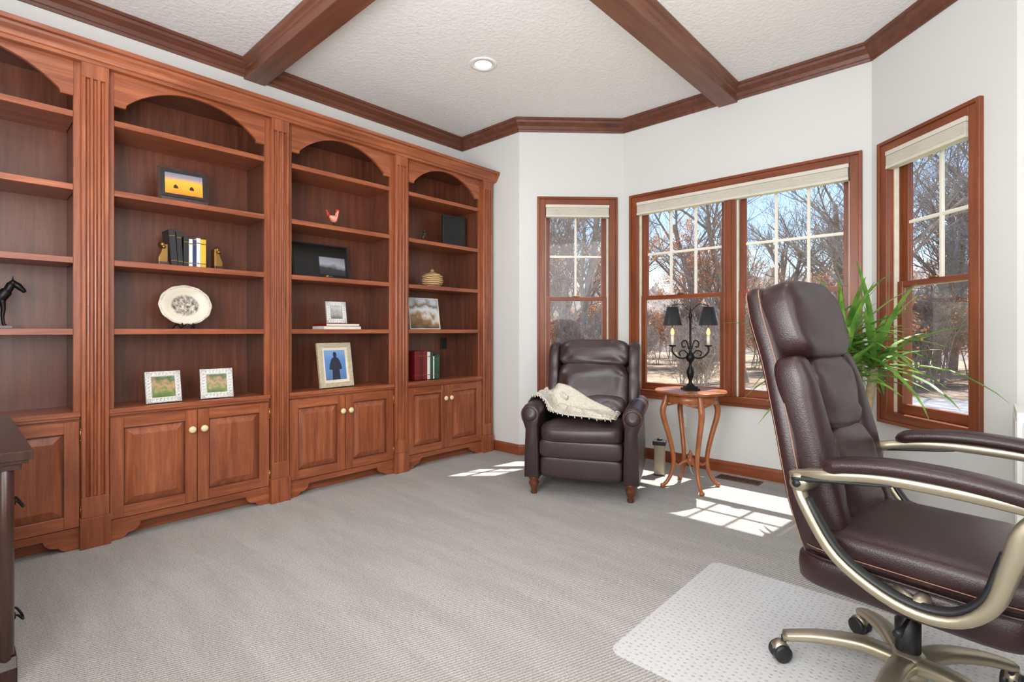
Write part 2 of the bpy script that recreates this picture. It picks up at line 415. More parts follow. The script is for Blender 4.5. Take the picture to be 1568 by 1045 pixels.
for (a, c) in OP:
    for z in SH:
        b.box(XB, -.01, a-.01, c+.01, z-.014, z+.014, M_woody)
        b.box(-.01, .003, a, c, z-.016, z+.016, M_woody)
    b.box(XB, 0.0, a-.02, c+.02, .695, .72, M_woody)
    b.box(-.01, .03, a-.027, c+.027, .70, .725, M_woody)
    b.box(-.02, .018, a-.025, c+.025, .685, .70, M_woody)
    b.box(XB, -.02, a, c, 2.58, 2.60, M_shelfback)
    ym = (a+c)/2; half = (c-a)/2-.06; rise = .145; R = (half*half+rise*rise)/(2*rise); zc = 2.555-R
    pts = [(a-.002, 2.60), (a-.002, 2.385), (a+.052, 2.385), (a+.056, 2.405)]
    for i in range(21):
        y = -half+2*half*i/20; pts.append((ym+y, zc+sqrt(R*R-y*y)))
    pts += [(c-.056, 2.405), (c-.052, 2.385), (c+.002, 2.385), (c+.002, 2.60)]
    b.prism(pts, 'x', -.018, .004, M_woody)
    pts = [(a-.027, .115), (a-.027, .0), (a+.03, .0), (a+.05, .012)]
    for i in range(7):
        t = i/6*pi/2; pts.append((a+.06+.06*sin(t), .075-.05*cos(t)))
    for i in range(7):
        t = (6-i)/6*pi/2; pts.append((c-.06-.06*sin(t), .075-.05*cos(t)))
    pts += [(c-.05, .012), (c-.03, .0), (c+.027, .0), (c+.027, .115)]
    b.prism(pts, 'x', -.015, .008, M_woody)
    b.box(-.09, -.075, a-.03, c+.03, 0, .11, M_woody)
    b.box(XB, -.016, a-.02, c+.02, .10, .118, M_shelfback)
    b.box(-.02, -.001, a, c, .118, .70, M_woody)
    for k in range(2):
        d0 = (a-.022) if k == 0 else ym+.002; d1 = (ym-.002) if k == 0 else c+.022
        z0, z1 = .12, .675; st = .062
        b.box(0, .019, d0, d0+st, z0, z1, M_woodz); b.box(0, .019, d1-st, d1, z0, z1, M_woodz)
        b.box(0, .019, d0+st, d1-st, z0, z0+st, M_woody); b.box(0, .019, d0+st, d1-st, z1-st, z1, M_woody)
        b.box(0, .004, d0+st, d1-st, z0+st, z1-st, M_shelfback)
        b.frustum(d0+st+.008, d1-st-.008, z0+st+.008, z1-st-.008, .004, .021, .036, M_woodz)
        ky = d1-.03 if k == 0 else d0+.03
        Mk = Matrix.Translation((.019, ky, z1-.115)) @ Matrix.Rotation(radians(90), 4, 'Y')
        b.lathe([(.006, 0), (.007, .012), (.017, .016), (.021, .024), (.018, .031), (.008, .035)], M_ivory, M=Mk, seg=16)
        hy = d0-.006 if k == 0 else d1+.006
        for hz in (.19, .60):
            b.tube([(.012, hy, hz-.025), (.012, hy, hz+.025)], .006, M_brass, 8)
            b.sphere((.012, hy, hz+.03), .006, M_brass, n=5); b.sphere((.012, hy, hz-.03), .006, M_brass, n=5)
b.prism([(0, 2.568), (.04, 2.568), (.042, 2.585), (.05, 2.59), (.054, 2.61), (.07, 2.632), (.074, 2.645), (.09, 2.649), (.09, 2.672), (XL+.005, 2.672), (XL+.005, 2.66), (0, 2.64)], 'y', Y0-.02, YE+.0, M_woody)
b.prism([(XL+.01, 2.58), (.042, 2.58), (.09, 2.649), (.09, 2.672), (XL+.01, 2.672)], 'y', YE, YE+.03, M_woody)
b.finish('built_in_bookcase', bevel=.0015, seg=1)

# ------------------------------------------------------------ shelf objects
T = [z+.0165 for z in SH]; CT = .7255
def frame(name, y, z, x, w, h, bd, mf, mp_, yaw=0, tilt=8, th=.014, mat_w=0, orn=False, leg=True):
    b = B(); M = Matrix.Translation((0, 0, th*sin(radians(tilt)))) @ Matrix.Rotation(radians(-tilt), 4, 'Y'); t = th
    b.box(-t, 0, -w/2, -w/2+bd, 0, h, mf, M); b.box(-t, 0, w/2-bd, w/2, 0, h, mf, M)
    b.box(-t, 0, -w/2+bd, w/2-bd, 0, bd, mf, M); b.box(-t, 0, -w/2+bd, w/2-bd, h-bd, h, mf, M)
    b.box(-t, -t*.4, -w/2+bd, w/2-bd, bd, h-bd, M_paper, M)
    q = bd+mat_w
    b.box(-t*.4, -t*.4+.0012, -w/2+q, w/2-q, q, h-q, mp_, M)
    if orn:
        for i in range(9):
            for (yy, zz) in ((-w/2+bd/2, bd/2+(h-bd)*i/8), (w/2-bd/2, bd/2+(h-bd)*i/8), (-w/2+bd/2+(w-bd)*i/8, bd/2), (-w/2+bd/2+(w-bd)*i/8, h-bd/2)):
                b.tube([M @ Vector((.001, yy+bd*.36*cos(a), zz+bd*.36*sin(a))) for a in [j*pi/3 for j in range(7)]], .0025, M_white, 5)
    lean = sin(radians(tilt))*h*.6
    if leg: b.prism([(-t-lean-.03, 0), (-t-lean-.04, 0), (-t-lean*.9-.003, h*.6), (-t-lean*.9, h*.62)], 'y', -.015, .015, M_blackp)
    return b, (x, y, z), radians(yaw), name
def fin(t): return t[0].finish(t[3], t[1], t[2], .001, seg=1)
P_orange = picmat('pic_orange', [(0, S(60, 30, 20)), (.22, S(200, 90, 30)), (.4, S(240, 150, 40)), (.7, S(245, 180, 60)), (.85, S(150, 140, 150)), (1, S(110, 120, 150))], .2, 10, .15)
P_green = picmat('pic_green', [(0, S(70, 95, 50)), (.4, S(120, 140, 80)), (.55, S(190, 150, 120)), (.8, S(80, 110, 60)), (1, S(140, 160, 150))], .18, 30, .8)
P_blue = picmat('pic_blue', [(0, S(90, 110, 140)), (.3, S(90, 130, 180)), (.6, S(100, 145, 205)), (1, S(150, 180, 215))], .34, 8, .5)
P_screen = picmat('pic_sky', [(0, S(25, 25, 28)), (.45, S(50, 50, 55)), (.6, S(150, 155, 165)), (1, S(110, 110, 118))], .2, 9, .4)
P_canvas = picmat('pic_canvas', [(0, S(70, 60, 40)), (.3, S(150, 110, 70)), (.45, S(205, 200, 190)), (.6, S(210, 220, 228)), (.8, S(120, 100, 60)), (1, S(190, 200, 210))], .28, 9, 1.2)
P_bw = picmat('pic_bw', [(0, S(60, 60, 60)), (.5, S(160, 160, 158)), (1, S(210, 210, 208))], .16, 30, .8)

b = B(); M = Matrix.Rotation(radians(-7), 4, 'Y')
b.box(-.09, .03, -.125, .125, 0, .035, M_dark)
M2 = Matrix.Translation((0, 0, .03)) @ M
b.box(-.02, 0, -.135, .135, 0, .20, M_dark, M2); b.box(-.0, .004, -.118, .118, .018, .185, M_blackp, M2)
b.box(.003, .006, -.1, .1, .035, .165, P_orange, M2)
for yy in (-.045, .04):
    b.prism([(yy-.012, .07), (yy+.014, .07), (yy+.01, .085), (yy, .095), (yy-.01, .086)], 'x', .0061, .0066, M_dark, M2)
b.finish('framed_landscape_plaque', (-.12, .985, T[1]), radians(-4), .0005)

def book(b, y, w, h, d, m, z=0, x=0, tilt=0):
    M = Matrix.Translation((x, y, z)) @ Matrix.Rotation(radians(tilt), 4, 'X')
    b.box(-d, 0, 0, .003, 0, h, m, M); b.box(-d, 0, w-.003, w, 0, h, m, M); b.box(-.004, .002, 0, w, 0, h, m, M)
    b.box(-d+.004, -.004, .003, w-.003, .004, h-.004, M_paper, M)
    for q in (.15, .82): b.box(.001, .0035, .001, w-.001, h*q, h*q+.006, M_brass, M)
K = [plain('book_'+n, c, .5) for n, c in (('black', S(28, 28, 30)), ('white', S(220, 220, 215)), ('yellow', S(205, 170, 50)), ('navy', S(40, 50, 90)), ('red', S(120, 25, 25)), ('green', S(40, 75, 55)), ('tan', S(190, 160, 110)), ('burgundy', S(90, 20, 25)))]
b = B(); y = -.035
for w, h, m, t in ((.035, .225, 0, 4), (.028, .215, 0, 3), (.028, .19, 0, 0), (.02, .18, 1, 0), (.02, .175, 3, 0), (.022, .19, 1, 0), (.03, .185, 2, 0)):
    book(b, y-.01, w, h, .14, K[m], tilt=t); y += w+.001
b.finish('book_row', (-.1, .955, T[2]), 0, .001, seg=1)
def bookend(y, sgn):
    b = B()
    b.box(-.05, .05, -.026, .026, 0, .02, M_dark)
    b.prism([(-.022*sgn, .02), (.024*sgn, .02), (.024*sgn, .05), (.012*sgn, .075), (-.0*sgn, .12), (-.022*sgn, .13)], 'x', -.035, .035, M_brass)
    b.sphere((0, .0, .125), (.03, .02, .022), M_brass); b.sphere((.03, 0, .11), (.02, .014, .012), M_brass)
    b.finish('bookend', (-.1, y, T[2]), 0, .002)
bookend(.862, -1); bookend(1.16, 1)

def plmat():
    m, nt, p, out = newmat('platter_glaze')
    tc = nt.nodes.new('ShaderNodeTexCoord'); mp = nt.nodes.new('ShaderNodeMapping')
    mp.inputs['Location'].default_value = (0, 0, -.145/.125); mp.inputs['Scale'].default_value = (0, 1/.145, 1/.125)
    nt.links.new(tc.outputs['Object'], mp.inputs[0])
    ln = nt.nodes.new('ShaderNodeVectorMath'); ln.operation = 'LENGTH'; nt.links.new(mp.outputs[0], ln.inputs[0])
    n = noise(nt, coords(nt), 38, 5, .7)
    r = ramp(nt, [(.38, S(70, 62, 60)), (.5, S(150, 142, 132)), (.62, S(215, 206, 188))]); nt.links.new(n.outputs['Fac'], r.inputs[0])
    k = ramp(nt, [(.0, (1, 1, 1, 1)), (.46, (1, 1, 1, 1)), (.56, (0, 0, 0, 1)), (.88, (0, 0, 0, 1)), (.9, (.5, .5, .5, 1)), (.96, (.1, .1, .1, 1))]); nt.links.new(ln.outputs['Value'], k.inputs[0])
    mx = nt.nodes.new('ShaderNodeMix'); mx.data_type = 'RGBA'; mx.inputs[6].default_value = S(216, 208, 190)
    nt.links.new(k.outputs[0], mx.inputs[0]); nt.links.new(r.outputs[0], mx.inputs[7]); nt.links.new(mx.outputs[2], p.inputs['Base Color'])
    p.inputs['Roughness'].default_value = .2
    return m
M_pl = plmat()
b = B(); M = Matrix.Translation((0, 0, .145)) @ Matrix.Rotation(radians(-10), 4, 'Y') @ Matrix.Diagonal((1, 1.16, 1, 1)) @ Matrix.Rotation(radians(90), 4, 'Y')
b.lathe([(.0, -.006), (.07, -.006), (.085, .002), (.122, .012), (.125, .015), (.12, .017), (.085, .006), (.07, 0.0), (.0, 0.0)], M_pl, M=M, seg=48, cap=False, lobes=12, lob=.012)
for sg in (-1, 1):
    b.tube(catmull([(-.06, sg*.05, .004), (.0, sg*.045, .03), (.03, sg*.04, .015), (.045, sg*.035, .004), (.055, sg*.03, .02), (.045, sg*.03, .035)]), .0035, M_blackm, 6)
    b.tube(catmull([(.0, sg*.045, .02), (-.03, sg*.03, .1), (-.055, sg*.01, .16)]), .0035, M_blackm, 6)
b.tube(catmull([(.045, -.035, .006), (.04, 0, .03), (.045, .035, .006)]), .0035, M_blackm, 6)
b.finish('decorative_platter', (-.12, .99, T[3]), 0)

fin(frame('ornate_photo_frame', .865, CT, -.05, .185, .185, .032, M_silver, P_green, 6, 10, orn=True))
fin(frame('ornate_photo_frame', 1.15, CT, -.05, .185, .185, .036, M_silver, P_green, -4, 10, orn=True))
b = B(); Mh = M_blackm
b.box(-.03, .03, -.08, .08, 0, .012, M_dark)
b.loft([((0, -.075, .135), (.012, 0, 0), (0, 0, .015)), ((0, -.06, .135), (.025, 0, 0), (0, 0, .028)), ((0, -.03, .13), (.026, 0, 0), (0, 0, .026)), ((0, 0, .125), (.024, 0, 0), (0, 0, .024)), ((0, .03, .132), (.026, 0, 0), (0, 0, .03)), ((0, .055, .145), (.022, 0, 0), (0, 0, .028)), ((0, .065, .15), (.012, 0, 0), (0, 0, .015))], Mh, e=1)
b.tube(catmull([(0, .04, .14), (0, .065, .175), (0, .08, .205), (0, .09, .212)]), [.024]*6+[.018]*6+[.014]*6+[.012], Mh, 10)
b.tube([(0, .08, .215), (0, .105, .195), (0, .125, .175), (0, .13, .168)], [.012, .015, .01, .008], Mh, 10)
for sx in (-.006, .006): b.tube([(sx, .083, .22), (sx, .085, .24)], [.004, .001], Mh, 5)
for sx in (-.015, .015):
    b.tube(catmull([(sx, .045, .13), (sx, .05, .09), (sx, .047, .06), (sx, .05, .025), (sx, .055, .012)], 3), [.014, .012, .01, .009, .008, .008, .007, .006, .006, .006, .006, .008, .009], Mh, 8)
    b.tube(catmull([(sx, -.055, .13), (sx, -.045, .09), (sx, -.068, .06), (sx, -.06, .025), (sx, -.055, .012)], 3), [.018, .016, .013, .011, .009, .008, .007, .006, .006, .006, .006, .008, .009], Mh, 8)
b.tube(catmull([(0, -.075, .145), (0, -.095, .13), (0, -.1, .07)]), [.004]*4+[.009]*6+[.006]*2+[.002], Mh, 6)
o = b.finish('horse_figurine', (-.1, .135, T[3]), 0); o.scale = (1.1, 1.0, 1.1)

b = B(); Mr = plain('rooster_red', S(200, 60, 40), .4); Mw = plain('rooster_body', S(225, 150, 130), .4, var=.3, nscale=40)
b.lathe([(.0, 0), (.03, 0), (.03, .006), (.006, .01), (.006, .04), (.0, .04)], M_legw, seg=16)
b.loft([((0, -.03, .075), (.006, 0, 0), (0, 0, .006)), ((0, -.015, .065), (.018, 0, 0), (0, 0, .02)), ((0, .005, .062), (.022, 0, 0), (0, 0, .026)), ((0, .02, .075), (.016, 0, 0), (0, 0, .024)), ((0, .022, .1), (.01, 0, 0), (0, .01, .004)), ((0, .026, .115), (.01, 0, 0), (0, .01, .004)), ((0, .028, .124), (.004, 0, 0), (0, .004, .002))], Mw, e=1)
for i in range(4): b.tube(catmull([(0, -.02, .075), (0, -.04-.004*i, .09+.006*i), (0, -.045, .075+.012*i)], 3), .004, Mr, 6)
b.tube([(0, .036, .113), (0, .05, .109)], [.004, .001], M_brass, 6)
for i in range(3): b.sphere((0, .02+.008*i, .127), (.003, .005, .008), Mr, n=5)
b.sphere((0, .036, .1), (.003, .004, .008), Mr, n=5)
o = b.finish('rooster_figurine', (-.1, 1.966, T[1]), radians(10)); o.scale = (1.25, 1.25, 1.12)
b = B(); M = Matrix.Translation((0, 0, .004)) @ Matrix.Rotation(radians(-10), 4, 'Y')
b.box(-.018, 0, -.225, .225, 0, .27, M_blackp, M); b.box(0, .003, -.215, .215, .01, .26, M_screen, M)
b.box(.003, .006, -.02, .19, .03, .17, P_screen, M); b.prism([(-.06, 0), (-.075, 0), (-.045, .17), (-.035, .17)], 'y', -.02, .02, M_blackp)
b.finish('dark_photo_display', (-.15, 1.905, T[2]), 0, .002, seg=1)
b = B()
b.sphere((0, -.012, .012), (.02, .02, .012), M_brass); b.sphere((.01, .015, .01), (.015, .02, .01), M_dark)
b.finish('pebble_ornament', (-.05, 1.9, T[2]))
b = B()
for i, (k, w) in enumerate(((1, .30), (4, .27))):
    z = i*.022
    b.box(-.1, .08, -w/2, w/2, z, z+.003, K[k]); b.box(-.1, .08, -w/2, w/2, z+.018, z+.021, K[k]); b.box(-.098, .078, -w/2+.003, w/2, z+.003, z+.018, M_paper); b.box(-.1, .08, -w/2-.002, -w/2+.002, z, z+.021, K[k])
b.finish('stacked_books', (-.1, 2.0, T[3]), 0, .001, seg=1)
fin(frame('small_ornate_frame', 1.985, T[3]+.044, -.08, .165, .165, .034, M_silver, P_bw, 2, 8, orn=True))
t = frame('framed_portrait', 1.985, CT, -.07, .29, .335, .035, M_goldframe, P_blue, 6, 9, th=.02, mat_w=.02)
b = t[0]; M = Matrix.Translation((0, 0, .02*sin(radians(9)))) @ Matrix.Rotation(radians(-9), 4, 'Y')
sil = [(-.035, .056), (-.03, .13), (-.055, .135), (-.05, .17), (-.03, .215), (-.012, .225), (-.016, .245), (-.01, .265), (.01, .265), (.016, .245), (.012, .225), (.03, .215), (.05, .17), (.055, .135), (.03, .13), (.035, .056)]
b.prism(sil, 'x', -.0066, -.0060, plain('print_navy', S(40, 44, 60), .4), M)
fin(t)
for (yy) in (1.70, 3.22):
    b = B(); b.box(0, .012, -.035, .035, -.055, .055, M_blackp); b.box(.012, .016, -.018, .018, -.035, -.008, M_screen); b.box(.012, .016, -.018, .018, .008, .035, M_screen)
    b.finish('wall_outlet', (XB+.001, yy, 1.03), 0, .003)
b = B(); b.box(-.03, 0, -.12, .12, 0, .30, M_blackp); b.box(0, .004, -.105, .105, .015, .285, M_screen); b.box(-.08, -.03, -.05, .05, 0, .012, M_blackp)
b.finish('black_speaker', (-.14, 3.2, T[1]), radians(-12), .004)
b = B(); Mg = plain('bronze_green', S(50, 62, 50), .4, .5)
b.lathe([(0, 0), (.03, 0), (.028, .01), (0, .012)], Mg, seg=14)
b.tube(catmull([(0, 0, .01), (0, -.01, .04), (0, .008, .06), (0, .0, .085)]), [.006]*4+[.012]*6+[.008]*9, Mg, 8); b.sphere((0, .004, .095), .012, Mg)
b.tube([(0, 0, .07), (0, .03, .085), (0, .045, .07)], [.006, .004, .003], Mg, 6); b.tube([(0, 0, .07), (0, -.025, .06), (0, -.04, .08)], [.006, .004, .003], Mg, 6)
b.finish('bronze_figurine', (-.08, 2.80, T[1]))
def basketmat():
    m, nt, p, out = newmat('woven_straw'); mp = coords(nt)
    w = nt.nodes.new('ShaderNodeTexWave'); w.bands_direction = 'Z'; w.inputs['Scale'].default_value = 22; w.inputs['Distortion'].default_value = 3; nt.links.new(mp.outputs[0], w.inputs['Vector'])
    r = ramp(nt, [(.2, S(130, 90, 50)), (.8, S(214, 180, 130))]); nt.links.new(w.outputs['Fac'], r.inputs[0]); nt.links.new(r.outputs[0], p.inputs['Base Color']); p.inputs['Roughness'].default_value = .8
    addbump(nt, p, w.outputs['Fac'], .6); return m
M_bask = basketmat()
b = B()
b.lathe([(.0, 0), (.06, 0), (.085, .02), (.095, .045), (.088, .065), (.085, .068), (.092, .072), (.09, .082), (.06, .1), (.02, .112), (.0, .113)], M_bask, seg=28, cap=False)
b.sphere((0, 0, .122), (.016, .016, .014), M_bask)
o = b.finish('lidded_basket', (-.13, 2.93, T[2])); o.scale = (1.05, 1.05, 1.2)
fin(frame('canvas_picture', 2.86, T[3], -.13, .32, .28, .006, M_paper, P_canvas, -3, 9, th=.02))
b = B(); y = 0
for w, h, m in ((.045, .25, 4), (.045, .25, 7), (.04, .25, 4), (.03, .24, 1), (.03, .235, 5), (.012, .2, 1), (.03, .21, 5), (.025, .215, 5)):
    book(b, y, w, h, .17, K[m]); y += w+.002
b.finish('book_row', (-.08, 2.70, CT), 0, .001, seg=1)

# ------------------------------------------------------------ recliner
def recliner():
    b = B(); L = M_leather_r
    for sx, sy in ((.33, .335), (.33, -.335), (-.33, .32), (-.33, -.32)):
        b.lathe([(.0, 0), (.02, 0), (.024, .012), (.018, .03), (.03, .055), (.038, .08), (.028, .095), (.038, .105), (.038, .13), (0, .13)], M_legw, (sx, sy, 0), seg=16)
    b.sq((-.02, 0, .26), (.35, .30, .15), .15, .15, L)
    b.sq((.315, 0, .205), (.055, .285, .08), .35, .25, L)
    b.sq((.33, 0, .335), (.06, .287, .068), .35, .25, L)
    def seatfn(p, x, y, z):
        if z > 0: p.z += .018*(1-x*x)*(1-y*y) - .004*sin(p.y*40)*(1-abs(x))
        p.z += .008*sin(p.x*18+p.y*7)
        return p
    b.sq((.075, 0, .435), (.325, .29, .065), .4, .25, L, nu=20, nv=40, fn=seatfn)
    for sg in (-1, 1):
        pts = []
        base = [(.29, .12), (.395, .12), (.392, .30), (.385, .47)]
        for i in range(15):
            t = -pi*.22+(pi*1.35)*i/14
            pts.append((.352+.068*cos(t), .57+.068*sin(t)))
        poly = base[1:]+pts+[(.298, .5), (.292, .3), base[0]]
        poly = [(sg*a, c) for a, c in poly]
        n = len(poly); rings = []
        cy = sum(p[0] for p in poly)/n
        for (x, sc, dz, rr) in ((-.40, .75, .0, 0), (-.395, .97, .0, 0), (-.30, 1, .0, 0), (-.1, 1, .005, 0), (.1, 1, .012, 0), (.25, 1, .008, 0), (.34, 1, 0, 0), (.372, .98, -.004, 0), (.38, .9, -.01, 0)):
            rings.append([b.V((x, cy+(p[0]-cy)*sc, .35+(p[1]-.35)*(1-(1-sc)*.35)+dz*(1 if p[1] > .4 else 0))) for p in poly])
        b.rings(rings, L, True)
        b.lathe([(.0, 0), (.04, 0), (.05, -.008), (.05, -.02)], L, M=Matrix.Translation((.388, sg*.352, .566)) @ Matrix.Rotation(radians(90), 4, 'Y'), seg=24)
        for i in range(26):
            t = -pi*.2+(pi*1.4)*i/25
            b.sphere((.378, sg*.352+sg*.06*cos(t), .566+.06*sin(t)), .0035, M_brass, n=4)
        wing = [(-.46, .52), (-.20, .52), (-.15, .60), (-.16, .70), (-.19, .80), (-.19, .90), (-.21, .99), (-.26, 1.045), (-.34, 1.06), (-.46, 1.03)]
        wp = [(p.x, p.y) for p in catmull([(a, c, 0) for a, c in wing], 4)]
        cx = sum(p[0] for p in wp)/len(wp); cz = sum(p[1] for p in wp)/len(wp); rings = []
        for (yy, sc) in ((.278, .90), (.284, .98), (.31, 1), (.345, .98), (.352, .90)):
            rings.append([b.V((cx+(p[0]-cx)*sc, sg*(yy-.0*p[1]), cz+(p[1]-cz)*(1-(1-sc)*.6))) for p in wp])
        b.rings(rings, L, True)
    b.loft([((-.36, 0, .2), (.05, 0, 0), (0, .29, 0)), ((-.38, 0, .5), (.055, 0, 0), (0, .295, 0)), ((-.43, 0, .85), (.055, 0, 0), (0, .30, 0)), ((-.455, 0, 1.0), (.045, 0, 0), (0, .29, 0)), ((-.46, 0, 1.04), (.02, 0, 0), (0, .26, 0))], L, e=.4)
    def backc(z0, z1, xo, th, wid, wr, e1=.5):
        zc = (z0+z1)/2; h = (z1-z0)/2
        M = Matrix.Translation((-.19-(zc-.5)*.30+xo, 0, zc)) @ Matrix.Rotation(-.28, 4, 'Y')
        def fn(p, x, y, z):
            if x > 0:
                q = mnoise.noise(Vector((p.y*5+z0*7, p.z*22+p.y*p.y*40, z0)))
                p.x += wr*(2.2*q+.8*sin(p.y*30+z*3)*abs(y))*(1-abs(z)**4)
            return p
        b.sq((0, 0, 0), (th, wid, h), e1, .35, L, M, 40, 52, fn)
    backc(.46, .90, .01, .105, .277, .013, .4)
    backc(.845, 1.075, .024, .092, .28, .009, .5)
    backc(.47, .66, .02, .10, .265, .006, .6)
    return b.finish('leather_recliner', (1.327, 3.25, 0), radians(-65))
recliner()
def throw():
    b = B()
    path = catmull([(-.437, .50), (-.436, .58), (-.39, .655), (-.345, .665), (-.295, .64), (-.265, .59), (-.235, .555), (-.16, .545), (-.05, .54), (.08, .535), (.2, .53)], 5)
    n = len(path); W = 30; rr = []
    for i, p in enumerate(path):
        t = i/(n-1)
        x0 = -.20+.02*sin(t*7)+.17*max(0, t-.5)*2; x1 = .20+.015*sin(t*9)+.14*max(0, t-.35)
        bl = min(1, max(0, (t-.30)/.3)); bl = bl*bl*(3-2*bl)
        row = []
        for k in range(W):
            s = k/(W-1); x = x0+(x1-x0)*s
            nz = mnoise.noise(Vector((x*9, t*8, 1.3)))*.016+.009*sin(s*26+t*6)
            lift = 0
            if x < -.02: lift = min(.15, (-.02-x)*1.15)*bl; 
            row.append(b.V((x+(.05*bl if x < -.02 else 0)*min(1, (-.02-x)*8 if x < -.02 else 0), p.x+nz*.3, p.y+abs(nz)*1.2+.010+lift)))
        rr.append(row)
    for a, c in zip(rr[:-1], rr[1:]):
        for k in range(W-1): b.F([a[k], a[k+1], c[k+1], c[k]], M_knit, True)
    for k in range(0, W, 1):
        v = rr[-1][k].co
        b.tube([v, v+Vector((.004*sin(k), .015, .004)), v+Vector((.006*sin(k*3), .035, -.004))], .003, M_knit, 4)
    for row in rr[::2]:
        v = row[-1].co; b.tube([v, v+Vector((.018, 0, .0)), v+Vector((.03, .004, -.012))], .0035, M_knit, 4)
    for j, (yy, xx, zz, l) in enumerate(((-.20, .02, .56, .10), (-.1, .12, .555, .13), (.02, .2, .55, .12), (-.24, -.1, .64, .07))):
        path2 = catmull([(xx-.1, yy-l*.5, zz), (xx, yy, zz+.012), (xx+.06, yy+l, zz-.006)], 5)
        b.tube(path2, [(.02*(.6+.4*sin(q/10*pi)), .03*(.6+.4*sin(q/10*pi))) for q in range(len(path2))], M_knit, 10)
    o = b.finish('knitted_throw_blanket', (1.327, 3.25, 0), radians(-65))
    m = o.modifiers.new('s', 'SOLIDIFY'); m.thickness = .008
throw()

# ------------------------------------------------------------ side table + lamp
TX, TY, TZ = 1.923, 3.69, .715
b = B()
b.lathe([(.0, TZ-.024), (.225, TZ-.024), (.24, TZ-.018), (.238, TZ-.012), (.255, TZ-.008), (.255, TZ-.002), (.25, TZ), (0, TZ)], M_tablew, seg=64, lobes=8, lob=.025, cap=False)
b.lathe([(.165, TZ-.085), (.18, TZ-.085), (.185, TZ-.08), (.185, TZ-.024), (.165, TZ-.024)], M_tablew, seg=48, cap=False)
for k in range(4):
    a = radians(45+90*k); u = Vector((cos(a), sin(a), 0))
    pr = [(.172, TZ-.03), (.185, TZ-.08), (.205, .57), (.195, .50), (.165, .40), (.135, .28), (.125, .2), (.14, .11), (.175, .045), (.205, .018), (.215, .012)]
    path = catmull([u*r+Vector((0, 0, z)) for r, z in pr], 4); n = len(path)
    b.tube(path, [.024-.011*min(1, i/(n*.75))+(.005 if i > n-6 else 0) for i in range(n)], M_tablew, 10)
    b.sphere((u*.205+Vector((0, 0, .014))), (.018, .018, .014), M_tablew, n=6)
    b.sphere((u*.203+Vector((0, 0, .6))), (.014, .014, .03), M_tablew, n=6)
    b.tube(catmull([u*.128+Vector((0, 0, .19)), u*.09+Vector((0, 0, .165)), u*.05+Vector((0, 0, .19)), u*.0+Vector((0, 0, .2))], 4), .009, M_tablew, 8)
    for s in (-1, 1):
        b.tube([(.176*cos(a+s*t), .176*sin(a+s*t), TZ-.085-.02*cos(t*3)) for t in [radians(q) for q in (5, 12, 20, 28, 36, 45)]], .008, M_tablew, 6)
b.lathe([(0, .16), (.012, .165), (.022, .185), (.03, .2), (.022, .212), (.01, .222), (.018, .24), (.012, .258), (.004, .272), (.0, .275)], M_tablew, seg=16, cap=False)
b.finish('accent_side_table', (TX, TY, 0), radians(0))

b = B(); Mi = M_blackm
b.box(-.055, .055, -.055, .055, 0, .014, Mi); b.box(-.042, .042, -.042, .042, .014, .028, Mi)
b.lathe([(.034, .028), (.03, .035), (.014, .05), (.012, .07), (.022, .1), (.028, .13), (.018, .16), (.01, .18), (.01, .2), (.024, .215), (.034, .235), (.026, .26), (.012, .275), (.008, .3), (.008, .52), (.012, .535), (.014, .55), (.008, .565), (.004, .6), (0, .66)], Mi, seg=18, cap=False)
for sg in (-1, 1):
    b.tube(catmull([(0, 0, .27), (0, sg*.04, .235), (0, sg*.09, .24), (0, sg*.13, .28), (0, sg*.13, .32)]), .0065, Mi, 7)
    b.tube(catmull([(0, sg*.01, .30), (0, sg*.03, .36), (0, sg*.06, .35), (0, sg*.055, .315), (0, sg*.035, .32)]), .005, Mi, 6)
    b.tube(catmull([(0, sg*.01, .25), (0, sg*.045, .29), (0, sg*.08, .275), (0, sg*.07, .25)]), .005, Mi, 6)
    b.lathe([(.0, .315), (.024, .32), (.028, .328), (.0, .33)], Mi, (0, sg*.13, 0), seg=16)
    b.lathe([(.0, .33), (.012, .33), (.012, .40), (.0, .40)], M_cream, (0, sg*.13, 0), seg=12)
    b.lathe([(.0, .40), (.011, .405), (.015, .42), (.01, .445), (0, .46)], M_bulb, (0, sg*.13, 0), seg=12, cap=False)
    b.lathe([(.070, .475), (.068, .477), (.038, .61), (.037, .61), (.067, .475)], M_blackp, (0, sg*.13, 0), seg=28, cap=False)
    b.lathe([(.0665, .4755), (.0365, .6095)], M_brass, (0, sg*.13, 0), seg=28, cap=False)
    b.tube([(0, sg*.13, .40), (0, sg*.13, .62)], .0025, Mi, 5)
b.tube(catmull([(0, -.13, .62), (0, -.06, .63), (0, 0, .58), (0, .06, .63), (0, .13, .62)]), .003, Mi, 5)
b.finish('candelabra_table_lamp', (TX, TY, TZ+.001), radians(-50))
b = B(); b.tube(catmull([(1.60, 4.26, .40), (1.63, 4.22, .36), (1.70, 4.15, .15), (1.78, 4.05, .006), (1.9, 4.0, .006)]), .004, M_cream, 6)
b.box(1.585, 1.615, 4.235, 4.262, .39, .415, M_cream)
b.finish('power_cord')
b = B(); b.box(-.035, .035, -.006, 0, -.057, .057, M_white)
for z in (-.022, .022): b.box(-.014, .014, -.009, -.006, z-.012, z+.012, M_cream); b.box(-.006, -.003, -.0095, -.009, z-.005, z+.005, M_blackp); b.box(.003, .006, -.0095, -.009, z-.005, z+.005, M_blackp)
b.finish('wall_outlet', (1.60, 4.271, .38), 0, .002)
Mv = plain('vent_brown', S(96, 62, 44), .5)
b = B(); b.box(-.16, .16, -.06, .06, 0, .006, Mv)
for i in range(14): b.box(-.145+i*.0215, -.135+i*.0215, -.045, .045, .005, .009, M_blackp)
